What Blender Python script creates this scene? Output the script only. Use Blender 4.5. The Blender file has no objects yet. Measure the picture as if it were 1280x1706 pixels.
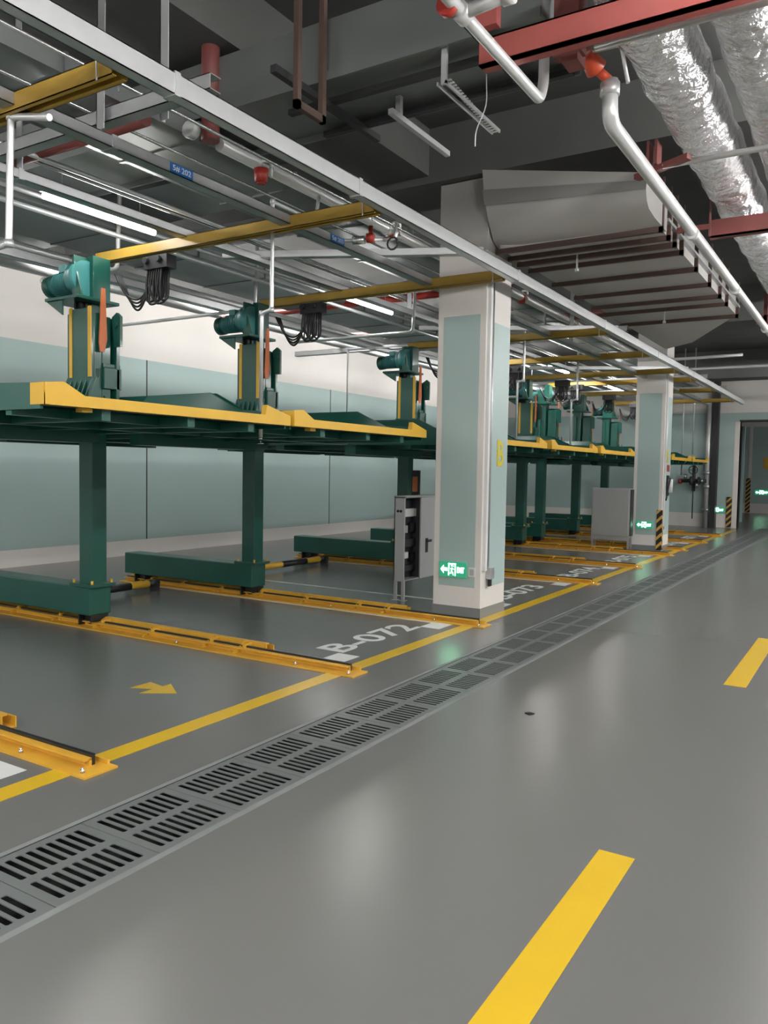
import bpy, math, random
from mathutils import Vector, Matrix
random.seed(7)
C = bpy.context.scene
COL = C.collection

# ------------------------------------------------------------------ camera
yaw, pitch, roll, CAM_H = math.radians(31.785), math.radians(-3.036), math.radians(0.957), 1.6
F = Vector((-math.sin(yaw)*math.cos(pitch), math.cos(yaw)*math.cos(pitch), math.sin(pitch)))
R0 = Vector((math.cos(yaw), math.sin(yaw), 0)); U0 = R0.cross(F)
R = R0*math.cos(roll) + U0*math.sin(roll); U = U0*math.cos(roll) - R0*math.sin(roll)
cd = bpy.data.cameras.new('camera'); cam = bpy.data.objects.new('camera', cd); COL.objects.link(cam)
m = Matrix.Identity(4)
for i in range(3): m[i][0], m[i][1], m[i][2] = R[i], U[i], -F[i]
m[2][3] = CAM_H
cam.matrix_world = m
cd.sensor_fit = 'VERTICAL'; cd.sensor_height = 36; cd.lens = 1327/1706*36; cd.clip_start = 0.05; cd.clip_end = 200
C.camera = cam

# ------------------------------------------------------------------ world and exposure
w = bpy.data.worlds.new('world'); C.world = w; w.use_nodes = True
w.node_tree.nodes['Background'].inputs[0].default_value = (0.75, 0.8, 0.82, 1)
w.node_tree.nodes['Background'].inputs[1].default_value = 0.08
C.view_settings.view_transform = 'Standard'; C.view_settings.look = 'None'
C.view_settings.gamma = 1; C.view_settings.use_curve_mapping = False
C.view_settings.exposure = 1.2
LAMP_BAY = 70.0      # tubes above the parking machines
LAMP_LANE = 40.0     # tubes above the driving lane, with an added fill row
FILL_REAR = 75.0     # added fill tubes behind the camera, out of view
FILL_WALL = 42.0      # unseen fill tubes added between the ducts and the left wall
LAMP_COLOR = (1.0, 0.99, 0.96)

# ------------------------------------------------------------------ materials
def mat(name, col, rough=0.5, metal=0.0, var=0.0, scale=3.0, emit=0.0, coat=0.0, bump=0.0, bscale=40.0, rvar=0.0):
    mt = bpy.data.materials.new(name); mt.use_nodes = True
    nt = mt.node_tree; b = nt.nodes['Principled BSDF']
    b.inputs['Base Color'].default_value = (*col, 1); b.inputs['Roughness'].default_value = rough
    b.inputs['Metallic'].default_value = metal
    if coat: b.inputs['Coat Weight'].default_value = coat; b.inputs['Coat Roughness'].default_value = 0.08
    if emit:
        b.inputs['Emission Color'].default_value = (*col, 1); b.inputs['Emission Strength'].default_value = emit
    tc = None
    if var or bump or rvar:
        tc = nt.nodes.new('ShaderNodeTexCoord')
        g = nt.nodes.new('ShaderNodeNewGeometry')
    if var:
        n = nt.nodes.new('ShaderNodeTexNoise'); n.inputs['Scale'].default_value = scale; n.inputs['Detail'].default_value = 6
        nt.links.new(g.outputs['Position'], n.inputs['Vector'])
        r = nt.nodes.new('ShaderNodeValToRGB')
        r.color_ramp.elements[0].position = 0.15; r.color_ramp.elements[1].position = 0.85; r.color_ramp.interpolation = 'B_SPLINE'
        r.color_ramp.elements[0].color = (*[max(0, c*(1-var)) for c in col], 1)
        r.color_ramp.elements[1].color = (*[min(1, c*(1+var)) for c in col], 1)
        nt.links.new(n.outputs['Fac'], r.inputs['Fac']); nt.links.new(r.outputs['Color'], b.inputs['Base Color'])
    if rvar:
        n2 = nt.nodes.new('ShaderNodeTexNoise'); n2.inputs['Scale'].default_value = scale*0.7; n2.inputs['Detail'].default_value = 4
        nt.links.new(g.outputs['Position'], n2.inputs['Vector'])
        mr = nt.nodes.new('ShaderNodeMapRange'); mr.inputs['To Min'].default_value = max(0, rough-rvar); mr.inputs['To Max'].default_value = rough+rvar
        nt.links.new(n2.outputs['Fac'], mr.inputs['Value']); nt.links.new(mr.outputs['Result'], b.inputs['Roughness'])
    if bump:
        n3 = nt.nodes.new('ShaderNodeTexNoise'); n3.inputs['Scale'].default_value = bscale; n3.inputs['Detail'].default_value = 5
        nt.links.new(g.outputs['Position'], n3.inputs['Vector'])
        bp = nt.nodes.new('ShaderNodeBump'); bp.inputs['Strength'].default_value = bump; bp.inputs['Distance'].default_value = 0.02
        nt.links.new(n3.outputs['Fac'], bp.inputs['Height']); nt.links.new(bp.outputs['Normal'], b.inputs['Normal'])
    return mt

floor_m = mat('epoxy_floor', (0.142, 0.142, 0.137), 0.25, 0, 0.06, 0.4)
trench_m = mat('trench_shade', (0.008, 0.008, 0.008), 0.9)  # near-black colour stands in for the shade down in the trench
grate_m = mat('grate_composite', (0.13, 0.14, 0.14), 0.4, 0.0, 0.12, 6)
joint_m = mat('trench_joint_mortar', (0.19, 0.2, 0.2), 0.5, 0, 0.25, 5)
yellow_paint = mat('yellow_road_paint', (0.60, 0.385, 0.018), 0.3, 0, 0.06, 4)
white_paint = mat('white_road_paint', (0.62, 0.63, 0.62), 0.35, 0, 0.10, 6)
wall_white = mat('white_wall_paint', (0.70, 0.66, 0.63), 0.55, 0, 0.03, 1.2)
wall_teal = mat('pale_teal_wall_paint', (0.37, 0.475, 0.465), 0.42, 0, 0.04, 1.0)
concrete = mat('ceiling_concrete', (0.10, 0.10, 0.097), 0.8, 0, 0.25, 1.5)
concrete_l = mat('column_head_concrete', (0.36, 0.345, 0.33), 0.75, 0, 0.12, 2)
skirt_m = mat('grey_skirt_paint', (0.20, 0.205, 0.21), 0.3, 0, 0.06, 3)
green = mat('machine_green', (0.0075, 0.082, 0.062), 0.35, 0, 0.08, 3, coat=0.2)
teal_green = mat('gearmotor_teal', (0.05, 0.22, 0.22), 0.35, 0, 0.08, 6)
steel_yellow = mat('machine_yellow', (0.72, 0.42, 0.035), 0.38, 0, 0.12, 4)
rail_yellow = mat('rail_yellow', (0.66, 0.36, 0.04), 0.4, 0, 0.2, 7)
beam_yellow = mat('beam_yellow', (0.50, 0.31, 0.05), 0.4, 0, 0.15, 6)
black = mat('black_rubber', (0.012, 0.012, 0.013), 0.45)
dark = mat('dark_steel', (0.035, 0.035, 0.037), 0.5, 0.3)
brown = mat('brown_primer_steel', (0.085, 0.05, 0.04), 0.55, 0.1, 0.2, 6)
galv = mat('galvanised_steel', (0.50, 0.51, 0.52), 0.42, 0.75, 0.12, 8)
galv_l = mat('galvanised_bright', (0.66, 0.67, 0.68), 0.36, 0.6, 0.08, 8)
duct_m = mat('galvanised_duct_sheet', (0.21, 0.225, 0.225), 0.42, 0.6, 0.15, 1.5, bump=0.05, bscale=2)
duct_l = mat('pale_fireboard_duct', (0.44, 0.425, 0.41), 0.6, 0, 0.08, 2)
foil = mat('crinkled_foil', (0.88, 0.88, 0.9), 0.24, 0.82, 0.06, 8, bump=1.0, bscale=9)
foil.node_tree.nodes['Bump'].inputs['Distance'].default_value = .08
red = mat('red_pipe_paint', (0.36, 0.03, 0.02), 0.4, 0, 0.1, 5)
red_lit = mat('red_lit_steel', (0.36, 0.085, 0.075), 0.45, 0, 0.15, 4)  # lighter copy of the red steel with the top beam's lighting painted in
redbrown = mat('red_primer_steel', (0.17, 0.045, 0.04), 0.5, 0, 0.2, 4)
orange = mat('orange_plastic', (0.62, 0.17, 0.06), 0.45)
pipe_w = mat('silver_painted_pipe', (0.62, 0.62, 0.62), 0.35, 0.35, 0.06, 6)
cab_m = mat('grey_cabinet_paint', (0.40, 0.405, 0.41), 0.38, 0.1, 0.04, 4)
cab_in = mat('cabinet_inside', (0.035, 0.03, 0.04), 0.6)
chrome = mat('bare_steel', (0.6, 0.6, 0.6), 0.25, 0.9)
void_dark = mat('dark_void_shade', (0.018, 0.04, 0.038), 0.4)  # dark tone painted in for the unlit void beyond the opening
tube_m = mat('lit_tube', LAMP_COLOR, 0.4, emit=LAMP_BAY)
tube_d = mat('lit_dim_tube', LAMP_COLOR, 0.4, emit=24.0)
tube_b = mat('rear_fill_tube', LAMP_COLOR, 0.4, emit=FILL_REAR)
tube_w = mat('wall_fill_tube', LAMP_COLOR, 0.4, emit=FILL_WALL)
tube_l = mat('lit_lane_tube', LAMP_COLOR, 0.4, emit=LAMP_LANE)
sign_g = mat('exit_sign_green_lit', (0.015, 0.16, 0.085), 0.3, emit=0.7)
sign_w = mat('exit_sign_white_lit', (0.45, 1.0, 0.66), 0.3, emit=5.5)
plate_b = mat('blue_plate', (0.02, 0.16, 0.50), 0.4)
plate_w = mat('white_lettering', (0.8, 0.82, 0.85), 0.4)
plastic_w = mat('white_plastic', (0.66, 0.66, 0.66), 0.4)
amber = mat('amber_letter_paint', (0.62, 0.50, 0.02), 0.4)
paint_in = mat('pale_inner_rail', (0.55, 0.5, 0.38), 0.5)

def stripes():
    mt = bpy.data.materials.new('hazard_stripes'); mt.use_nodes = True; nt = mt.node_tree; b = nt.nodes['Principled BSDF']
    g = nt.nodes.new('ShaderNodeNewGeometry'); s = nt.nodes.new('ShaderNodeSeparateXYZ'); nt.links.new(g.outputs['Position'], s.inputs[0])
    a = nt.nodes.new('ShaderNodeMath'); a.operation = 'SUBTRACT'; nt.links.new(s.outputs['Z'], a.inputs[0]); nt.links.new(s.outputs['X'], a.inputs[1])
    a2 = nt.nodes.new('ShaderNodeMath'); a2.operation = 'ADD'; nt.links.new(a.outputs[0], a2.inputs[0]); nt.links.new(s.outputs['Y'], a2.inputs[1])
    q = nt.nodes.new('ShaderNodeMath'); q.operation = 'MULTIPLY'; q.inputs[1].default_value = 5.5; nt.links.new(a2.outputs[0], q.inputs[0])
    f = nt.nodes.new('ShaderNodeMath'); f.operation = 'FRACT'; nt.links.new(q.outputs[0], f.inputs[0])
    c = nt.nodes.new('ShaderNodeMath'); c.operation = 'GREATER_THAN'; c.inputs[1].default_value = 0.6; nt.links.new(f.outputs[0], c.inputs[0])
    mx = nt.nodes.new('ShaderNodeMix'); mx.data_type = 'RGBA'; nt.links.new(c.outputs[0], mx.inputs[0])
    mx.inputs[6].default_value = (0.012, 0.012, 0.012, 1); mx.inputs[7].default_value = (0.6, 0.36, 0.07, 1)
    nt.links.new(mx.outputs[2], b.inputs['Base Color']); b.inputs['Roughness'].default_value = 0.45
    return mt
hazard = stripes()

# ------------------------------------------------------------------ mesh helpers
ORG = {}
class MB:
    def __init__(s): s.v = []; s.f = []; s.sm = []; s.mi = []; s.cur = 0
    def box(s, x0, x1, y0, y1, z0, z1):
        b = len(s.v)
        s.v += [(x, y, z) for z in (z0, z1) for y in (y0, y1) for x in (x0, x1)]
        for q in ((0,2,3,1),(4,5,7,6),(0,1,5,4),(2,6,7,3),(0,4,6,2),(1,3,7,5)): s.f.append([b+i for i in q]); s.sm.append(False); s.mi.append(s.cur)
        return s
    def prism(s, pts, axis, a0, a1):
        # pts: polygon in the two other axes (in order x,y,z minus axis), extruded from a0 to a1
        b = len(s.v); n = len(pts)
        for a in (a0, a1):
            for p, q in pts:
                s.v.append({'x': (a, p, q), 'y': (p, a, q), 'z': (p, q, a)}[axis])
        s.f.append([b+i for i in range(n)][::-1]); s.f.append([b+n+i for i in range(n)])
        for i in range(n): s.f.append([b+i, b+(i+1) % n, b+n+(i+1) % n, b+n+i])
        s.sm += [False]*(n+2); s.mi += [s.cur]*(n+2)
        return s
    def loft(s, A, B):
        b = len(s.v); n = len(A); s.v += list(A)+list(B)
        for i in range(n-1): s.f.append([b+i, b+i+1, b+n+i+1, b+n+i])
        s.sm += [True]*(n-1); s.mi += [s.cur]*(n-1)
        return s
    def tube(s, pts, r, n=10, caps=True, r2=None):
        pts = [Vector(p) for p in pts]; b = len(s.v); prev = None
        for i, p in enumerate(pts):
            if i == 0: d = pts[1]-p
            elif i == len(pts)-1: d = p-pts[i-1]
            else: d = (pts[i+1]-p).normalized()+(p-pts[i-1]).normalized()
            d.normalize()
            if prev is None:
                a = Vector((0, 0, 1)) if abs(d.z) < 0.9 else Vector((1, 0, 0))
                u = d.cross(a).normalized()
            else: u = (prev - d*prev.dot(d)).normalized()
            prev = u; v = d.cross(u)
            rr = r if r2 is None else r+(r2-r)*i/(len(pts)-1)
            k = 1.0
            if 0 < i < len(pts)-1:
                c_ = (pts[i+1]-p).normalized().dot((p-pts[i-1]).normalized()); k = 1/max(0.5, math.sqrt((1+c_)/2))
            for j in range(n):
                t = 2*math.pi*j/n; s.v.append(tuple(p+(u*math.cos(t)+v*math.sin(t))*rr*(k if k < 1.2 else 1.15)))
        for i in range(len(pts)-1):
            for j in range(n):
                s.f.append([b+i*n+j, b+i*n+(j+1) % n, b+(i+1)*n+(j+1) % n, b+(i+1)*n+j]); s.sm.append(True); s.mi.append(s.cur)
        if caps:
            s.f.append([b+j for j in range(n)][::-1]); e = b+(len(pts)-1)*n; s.f.append([e+j for j in range(n)])
            s.sm += [False]*2; s.mi += [s.cur]*2
        return s
    def slot(s, i): s.cur = i; return s
    def build(s, name, mats, parent=None, bevel=0.0, loc=None):
        if not isinstance(mats, (list, tuple)): mats = [mats]
        if parent is not None: o = ORG[parent.name]
        elif loc is not None: o = Vector(loc)
        else:
            xs, ys, zs = zip(*s.v); o = Vector(((min(xs)+max(xs))/2, (min(ys)+max(ys))/2, min(zs)))
        me = bpy.data.meshes.new(name)
        me.from_pydata([(x-o.x, y-o.y, z-o.z) for x, y, z in s.v], [], s.f)
        for mt in mats: me.materials.append(mt)
        me.polygons.foreach_set('use_smooth', s.sm); me.polygons.foreach_set('material_index', s.mi); me.update()
        ob = bpy.data.objects.new(name, me); COL.objects.link(ob)
        if parent is not None: ob.parent = parent
        else: ob.location = o
        ORG[ob.name] = o
        if bevel:
            md = ob.modifiers.new('bevel', 'BEVEL'); md.width = bevel; md.segments = 2; md.limit_method = 'ANGLE'
        return ob
def bend(pts, r=0.05, k=4):
    # round the corners of a polyline
    P = [Vector(p) for p in pts]; out = [P[0]]
    for i in range(1, len(P)-1):
        a = P[i]+(P[i-1]-P[i]).normalized()*min(r, (P[i-1]-P[i]).length*.45); c = P[i]+(P[i+1]-P[i]).normalized()*min(r, (P[i+1]-P[i]).length*.45)
        for j in range(k+1):
            t = j/k; out.append(a*(1-t)**2+P[i]*2*t*(1-t)+c*t*t)
    return out+[P[-1]]
def tag(o, label, cat, group=None):
    o['label'] = label; o['category'] = cat
    if group: o['group'] = group
    return o
def struct(o): o['kind'] = 'structure'; return o
def thing(name, loc, label, cat, group=None):
    o = bpy.data.objects.new(name, None); COL.objects.link(o); o.location = loc; o.empty_display_size = 0.2
    ORG[o.name] = Vector(loc); return tag(o, label, cat, group)
def copy_tree(o, parent=None):
    c = o.copy(); COL.objects.link(c); c.parent = parent
    for ch in list(o.children): copy_tree(ch, c)
    ORG[c.name] = ORG[o.name]
    return c
def text_mesh(name, body, size, mt, origin, right, up, parent=None, depth=0.002, bold=0.0, fit=None):
    # flat lettering: origin lower left corner, right/up directions in the world
    cu = bpy.data.curves.new(name, 'FONT'); cu.body = body; cu.size = 1; cu.extrude = depth; cu.offset = bold
    ob = bpy.data.objects.new(name, cu); COL.objects.link(ob)
    dg = bpy.context.evaluated_depsgraph_get(); me = bpy.data.meshes.new_from_object(ob.evaluated_get(dg))
    bpy.data.objects.remove(ob)
    xs = [v.co.x for v in me.vertices]; ys = [v.co.y for v in me.vertices]
    x0, x1, y0, y1 = min(xs), max(xs), min(ys), max(ys)
    wdt, hgt = fit
    r, u = Vector(right).normalized(), Vector(up).normalized(); n = r.cross(u); o0 = Vector(origin)
    po = ORG[parent.name] if parent is not None else o0+r*wdt/2+u*hgt/2
    for v in me.vertices:
        v.co = o0+r*((v.co.x-x0)/(x1-x0)*wdt)+u*((v.co.y-y0)/(y1-y0)*hgt)+n*(v.co.z+depth)-po
    me.materials.clear(); me.materials.append(mt)
    o = bpy.data.objects.new(name, me); COL.objects.link(o)
    if parent is not None: o.parent = parent
    else: o.location = po
    ORG[o.name] = po
    return o

# ------------------------------------------------------------------ setting
XL, XR, YN, YB, YF, ZC = -11.3, 11.0, -9.0, 26.2, 37.5, 5.3
T0, T1 = -2.97, -2.46          # drain trench
fl = MB()
fl.box(-16, T0, YN, YF, -0.25, 0).box(T1, XR+.3, YN, YF, -0.25, 0).box(T0, T1, YN, 0.6, -0.25, 0).box(T0, T1, 26.7, YF, -0.25, 0)
struct(fl.build('floor', floor_m))
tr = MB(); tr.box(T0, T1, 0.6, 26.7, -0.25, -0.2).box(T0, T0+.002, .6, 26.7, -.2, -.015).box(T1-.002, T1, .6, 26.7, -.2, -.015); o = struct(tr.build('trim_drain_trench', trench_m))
jt = MB(); jt.box(T0-.03, T0, .6, 26.7, -.01, .0015).box(T1, T1+.035, .6, 26.7, -.01, .0015); struct(jt.build('trim_trench_edge', joint_m))
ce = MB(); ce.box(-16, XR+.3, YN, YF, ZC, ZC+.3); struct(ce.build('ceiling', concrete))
wl = MB()
wl.slot(0).box(XL-.25, XL, YN, YB, 0, .27); wl.slot(1).box(XL-.25, XL+.001, YN, YB, .27, 3.5)
wl.slot(0).box(XL-.25, XL, YN, YB, 3.5, ZC)
wl.slot(2)
for y in (-1.3, 4.3, 10.03, 15.7, 21.4): wl.box(XL-.01, XL+.004, y-.012, y+.012, .27, 3.5)
struct(wl.build('wall_left', [wall_white, wall_teal, dark]))
wb = MB(); X1 = -3.62
wb.slot(0).box(XL-.25, X1, YB, YB+.3, 0, .42); wb.slot(1).box(XL-.25, X1, YB-.001, YB+.3, .42, 3.5); wb.slot(0).box(XL-.25, X1, YB, YB+.3, 3.5, ZC)
wb.slot(1).box(X1, XR, YB-.001, YB+.3, 3.28, 3.5); wb.slot(0).box(X1, XR, YB, YB+.3, 3.5, ZC); wb.slot(2).box(X1-.02, XR, YB-.01, YB+.31, 3.23, 3.28)
wb.slot(0).box(X1-.14, X1, YB-.012, YB+.31, 0, 3.23)
struct(wb.build('wall_back', [wall_white, wall_teal, dark]))
wf = MB(); wf.slot(0).box(-5.2, XR, YF, YF+.2, 0, .42); wf.slot(1).box(-5.2, XR, YF-.001, YF+.2, .42, 3.7); wf.slot(0).box(-5.2, XR, YF, YF+.2, 3.7, ZC)
wf.slot(0).box(-4.78, -4.66, YF-.02, YF+.2, 0, 3.7)
struct(wf.build('wall_far', [wall_white, wall_teal]))
wr = MB(); wr.slot(0).box(XR, XR+.25, YN, YF, 0, .42); wr.slot(1).box(XR-.001, XR+.25, YN, YF, .42, 3.5); wr.slot(0).box(XR, XR+.25, YN, YF, 3.5, ZC)
struct(wr.build('wall_right', [wall_white, wall_teal]))
wn = MB(); wn.slot(0).box(-16, XR, YN-.2, YN, 0, ZC); struct(wn.build('wall_near', wall_white))
ws = MB(); ws.box(-5.6, -5.4, YB+.3, YF, 0, ZC); struct(ws.build('wall_side', void_dark))
dd = MB(); dd.box(-5.38, -4.0, 30.0, 30.08, 0, 3.3);  # dark slatted panel put in for the shade of an open void
for k in range(20): dd.box(-5.36, -4.02, 29.985, 30.0, .1+k*.16, .13+k*.16)
dd.slot(1).box(-4.06, -3.98, 29.97, 30.1, 0, 3.3)
struct(dd.build('dark_void_panel', [void_dark, wall_teal]))
bm_ = MB()
bm_.box(XL, -10.5, YN, YB, 4.62, ZC)
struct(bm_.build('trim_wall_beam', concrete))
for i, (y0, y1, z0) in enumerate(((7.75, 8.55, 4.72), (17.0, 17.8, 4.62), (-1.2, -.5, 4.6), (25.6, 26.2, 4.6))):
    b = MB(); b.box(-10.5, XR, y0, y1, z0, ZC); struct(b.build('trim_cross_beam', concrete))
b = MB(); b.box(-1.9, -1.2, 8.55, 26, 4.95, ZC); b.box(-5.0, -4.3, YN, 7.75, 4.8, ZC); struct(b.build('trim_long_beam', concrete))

# ------------------------------------------------------------------ columns
def column(x0, x1, y0, y1, label, sky, skz):
    t = thing('column', ((x0+x1)/2, (y0+y1)/2, 0), label, 'column')
    s = MB(); s.slot(0).box(x0, x1, y0, y1, .1, 3.95); s.slot(1).box(x0, x1, y0, y1, 3.95, 4.71 if y0 < 9 else 4.61)
    s.build('shaft', [wall_white, concrete_l], t, bevel=.006)
    k = MB(); k.box(x0-.006, x1+.006, y0-.006, y1+.006, 0, .11); k.build('skirting', skirt_m, t)
    p = MB(); p.box(x0+.07, x1-.07, y0-.003, y0, .33, 3.28); p.box(x1, x1+.003, y0+.2, y1-.02, .33, 3.22)
    p.box(x0-.003, x0, y0+.07, y1-.07, .33, 3.28); p.box(x0+.07, x1-.07, y1, y1+.003, .33, 3.28)
    p.build('painted_panel', wall_teal, t)
    c = MB(); c.box(x1, x1+.035, y0+.035, y0+.085, .52, 3.85); c.build('cable_trunking', plastic_w, t)
    c2 = MB(); c2.tube([(x1+.015, y0+.15, .45), (x1+.015, y0+.15, 3.9)], .012, 8); c2.build('conduit', galv, t)
    return t
c1 = column(-4.2, -3.62, 7.85, 8.5, 'nearer square column with a grey skirting and a yellow letter B on its lane face', 0, 0)
text_mesh('letter', 'B', .3, amber, (-3.616, 8.2, 1.66), (0, 1, 0), (0, 0, 1), c1, .002, .02, fit=(.17, .29))
bx = MB(); bx.box(-3.62, -3.56, 7.98, 8.08, .42, .55).slot(1).box(-3.60, -3.575, 7.99, 8.05, .34, .42); bx.build('junction_box', [galv, black], c1, bevel=.004)
c2 = column(-4.4, -3.8, 17.1, 17.75, 'farther square column with a striped corner guard behind the closed cabinet', 0, 0)
text_mesh('letter', 'B', .3, amber, (-3.796, 17.35, 1.85), (0, 1, 0), (0, 0, 1), c2, .002, .02, fit=(.17, .26))
# ------------------------------------------------------------------ exit signs
def exit_sign(x, y, z, w_, h_, label):
    t = thing('exit_sign', (x+w_/2, y, z), label, 'exit sign', None)
    p = MB(); p.box(x, x+w_, y-.03, y, z, z+h_); p.build('sign_panel', sign_g, t, bevel=.004)
    s = MB(); yy = y-.033
    s.prism([(x+.06*w_, z+.5*h_), (x+.17*w_, z+.76*h_), (x+.17*w_, z+.6*h_), (x+.3*w_, z+.6*h_), (x+.3*w_, z+.4*h_), (x+.17*w_, z+.4*h_), (x+.17*w_, z+.24*h_)], 'y', yy, yy+.003)
    s.build('arrow', sign_w, t)
    d = MB()   # doorway with a running figure
    dx0, dx1 = x+.35*w_, x+.62*w_
    d.box(dx0, dx0+.03*w_, yy, yy+.003, z+.12*h_, z+.9*h_).box(dx1-.03*w_, dx1, yy, yy+.003, z+.12*h_, z+.9*h_).box(dx0, dx1, yy, yy+.003, z+.84*h_, z+.9*h_)
    cx = (dx0+dx1)/2
    d.tube([(cx+.01*w_, yy+.001, z+.72*h_), (cx+.01*w_, yy+.002, z+.72*h_+.001)], .06*h_+.006, 10)
    d.tube([(cx, yy+.001, z+.62*h_), (cx-.02*w_, yy+.001, z+.42*h_)], .014*w_, 6)
    d.tube([(cx-.02*w_, yy+.001, z+.42*h_), (cx+.03*w_, yy+.001, z+.3*h_), (cx+.05*w_, yy+.001, z+.14*h_)], .01*w_, 6)
    d.tube([(cx-.02*w_, yy+.001, z+.42*h_), (cx-.04*w_, yy+.001, z+.26*h_), (cx-.085*w_, yy+.001, z+.24*h_)], .01*w_, 6)
    d.tube([(cx-.06*w_, yy+.001, z+.55*h_), (cx, yy+.001, z+.6*h_), (cx+.06*w_, yy+.001, z+.52*h_)], .008*w_, 6)
    d.build('running_figure', sign_w, t)
    text_mesh('lettering', 'EXIT', .1, sign_w, (x+.67*w_, yy+.003, z+.32*h_), (1, 0, 0), (0, 0, 1), t, .001, .02, fit=(.26*w_, .36*h_))
    return t
exit_sign(-4.11, 7.847, .43, .33, .17, 'lit green exit sign with a left arrow low on the nearer column')
exit_sign(-4.31, 17.097, .46, .33, .15, 'lit green exit sign low on the farther column beside the striped guard')
exit_sign(-4.42, 26.19, .46, .45, .16, 'lit green exit sign low on the back wall beside a striped guard')
exit_sign(-4.5, 37.49, .8, .55, .2, 'lit green exit sign on the farthest wall beyond the wide opening')
so = MB(); so.box(-3.76, -3.68, 7.835, 7.847, .45, .55).slot(1).box(-3.745, -3.695, 7.832, 7.836, .465, .535)
tag(so.build('wall_socket', [plastic_w, cab_m], bevel=.002), 'small grey square socket plate right of the exit sign on the nearer column', 'socket')

def guard(x, y, z1, label, w_=.1, flat_=False):
    g = MB(); g.box(x-w_, x+.012, y-.012, y, .02, z1)
    if not flat_: g.box(x, x+.012, y, y+w_, .02, z1)
    return tag(g.build('corner_guard', hazard, bevel=.003), label, 'corner guard')
guard(-3.8, 17.097, .86, 'black and yellow striped corner guard on the front corner of the farther column')
guard(-3.78, 26.18, .95, 'black and yellow striped corner guard at the back wall beside its exit sign', .14, True)
guard(-4.68, 37.47, 1.5, 'black and yellow striped guard on the farthest wall left of its exit sign', .18, True)
guard(-3.4, 37.47, 1.5, 'striped guard on the farthest wall at the right edge, right of its exit sign', .18, True)
# notice and hose on far column
nt_ = MB(); nt_.box(-3.797, -3.785, 17.42, 17.6, 1.66, 1.8); tag(nt_.build('notice_plate', red), 'small red notice plate on the lane face of the farther column', 'sign')
ex = MB(); ex.tube([(-3.74, 17.5, 1.22), (-3.74, 17.5, 1.5)], .055, 12).slot(1).box(-3.797, -3.775, 17.4, 17.6, 1.15, 1.58).tube(bend([(-3.74, 17.5, 1.52), (-3.72, 17.4, 1.5), (-3.75, 17.32, 1.2), (-3.77, 17.3, 1.05)]), .014, 8)
tag(ex.build('hand_pump', [plastic_w, black]), 'black and white handset holder with a cable under the red plate on the farther column', 'handset')

# ------------------------------------------------------------------ floor markings
def flat(name, polys, mt, label, cat, group=None, z=.002):
    b = MB()
    for p in polys: b.prism(p, 'z', 0.0005, z)
    return tag(b.build(name, mt), label, cat, group)
def rect(x0, x1, y0, y1): return [(x0, y0), (x1, y0), (x1, y1), (x0, y1)]
flat('bay_line', [rect(-3.61, -3.47, .2, 25.2)], yellow_paint, 'long yellow painted line running along the front of all the parking bays', 'floor line', z=.003)
flat('lane_dash', [rect(-.945, -.795, 1.25, 3.31)], yellow_paint, 'nearest yellow lane dash at the bottom of the picture', 'floor line')
flat('lane_dash', [rect(-.945, -.785, 6.5, 8.6)], yellow_paint, 'second yellow lane dash, at the right edge of the picture', 'floor line')
flat('floor_arrow', [[(-4.52, 3.86), (-4.36, 3.93), (-4.36, 3.80), (-4.14, 3.95), (-4.36, 4.10), (-4.36, 4.02), (-4.52, 4.05)]], yellow_paint, 'small yellow arrow painted in the nearest full bay', 'floor arrow')
bays = [(2.98, 4.98, None, 'nearest full parking bay, around the small arrow'), (5.33, 7.4, 'B-072', 'bay B-072'), (8.66, 11.2, 'B-073', 'bay B-073 behind the nearer column'), (11.55, 13.62, 'B-074', 'bay B-074'),
        (14.0, 16.05, 'B-075', 'bay B-075 before the closed cabinet'), (17.95, 19.7, 'B-076', 'first bay past the farther column'), (20.15, 22.2, 'B-077', 'second bay past the farther column')]
nb = MB()
nb.prism(rect(-8, -3.72, 2.43, 2.5), 'z', .0005, .002).prism(rect(-3.86, -3.72, 2.0, 2.43), 'z', .0005, .002).prism(rect(-8, -4.0, 2.3, 2.36), 'z', .0005, .002)
tag(nb.build('bay_marking', white_paint), 'white painted bay outline corner at the left edge beside the nearest rail', 'floor line')
for y0, y1, num, desc in bays:
    if num:
        b = MB()
        for q in (rect(-8.5, -3.71, y0, y0+.07), rect(-8.5, -3.71, y1-.07, y1), rect(-3.93, -3.71, y0+.07, y0+.30), rect(-3.93, -3.71, y1-.32, y1-.07), rect(-8.5, -8.42, y0+.07, y1-.07)):
            b.prism(q, 'z', .0005, .002)
        tag(b.build('bay_marking', white_paint), 'white painted outline with corner blocks around %s' % desc, 'floor line')
        t = text_mesh('bay_number', num, .4, white_paint, (-3.90, (y0+y1)/2-.70 if num != 'B-073' else 9.25, .001), (0, 1, 0), (-1, 0, 0), None, .001, .015, fit=(1.40, .31))
        tag(t, 'white painted bay number %s on the floor' % num, 'floor lettering')

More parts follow.
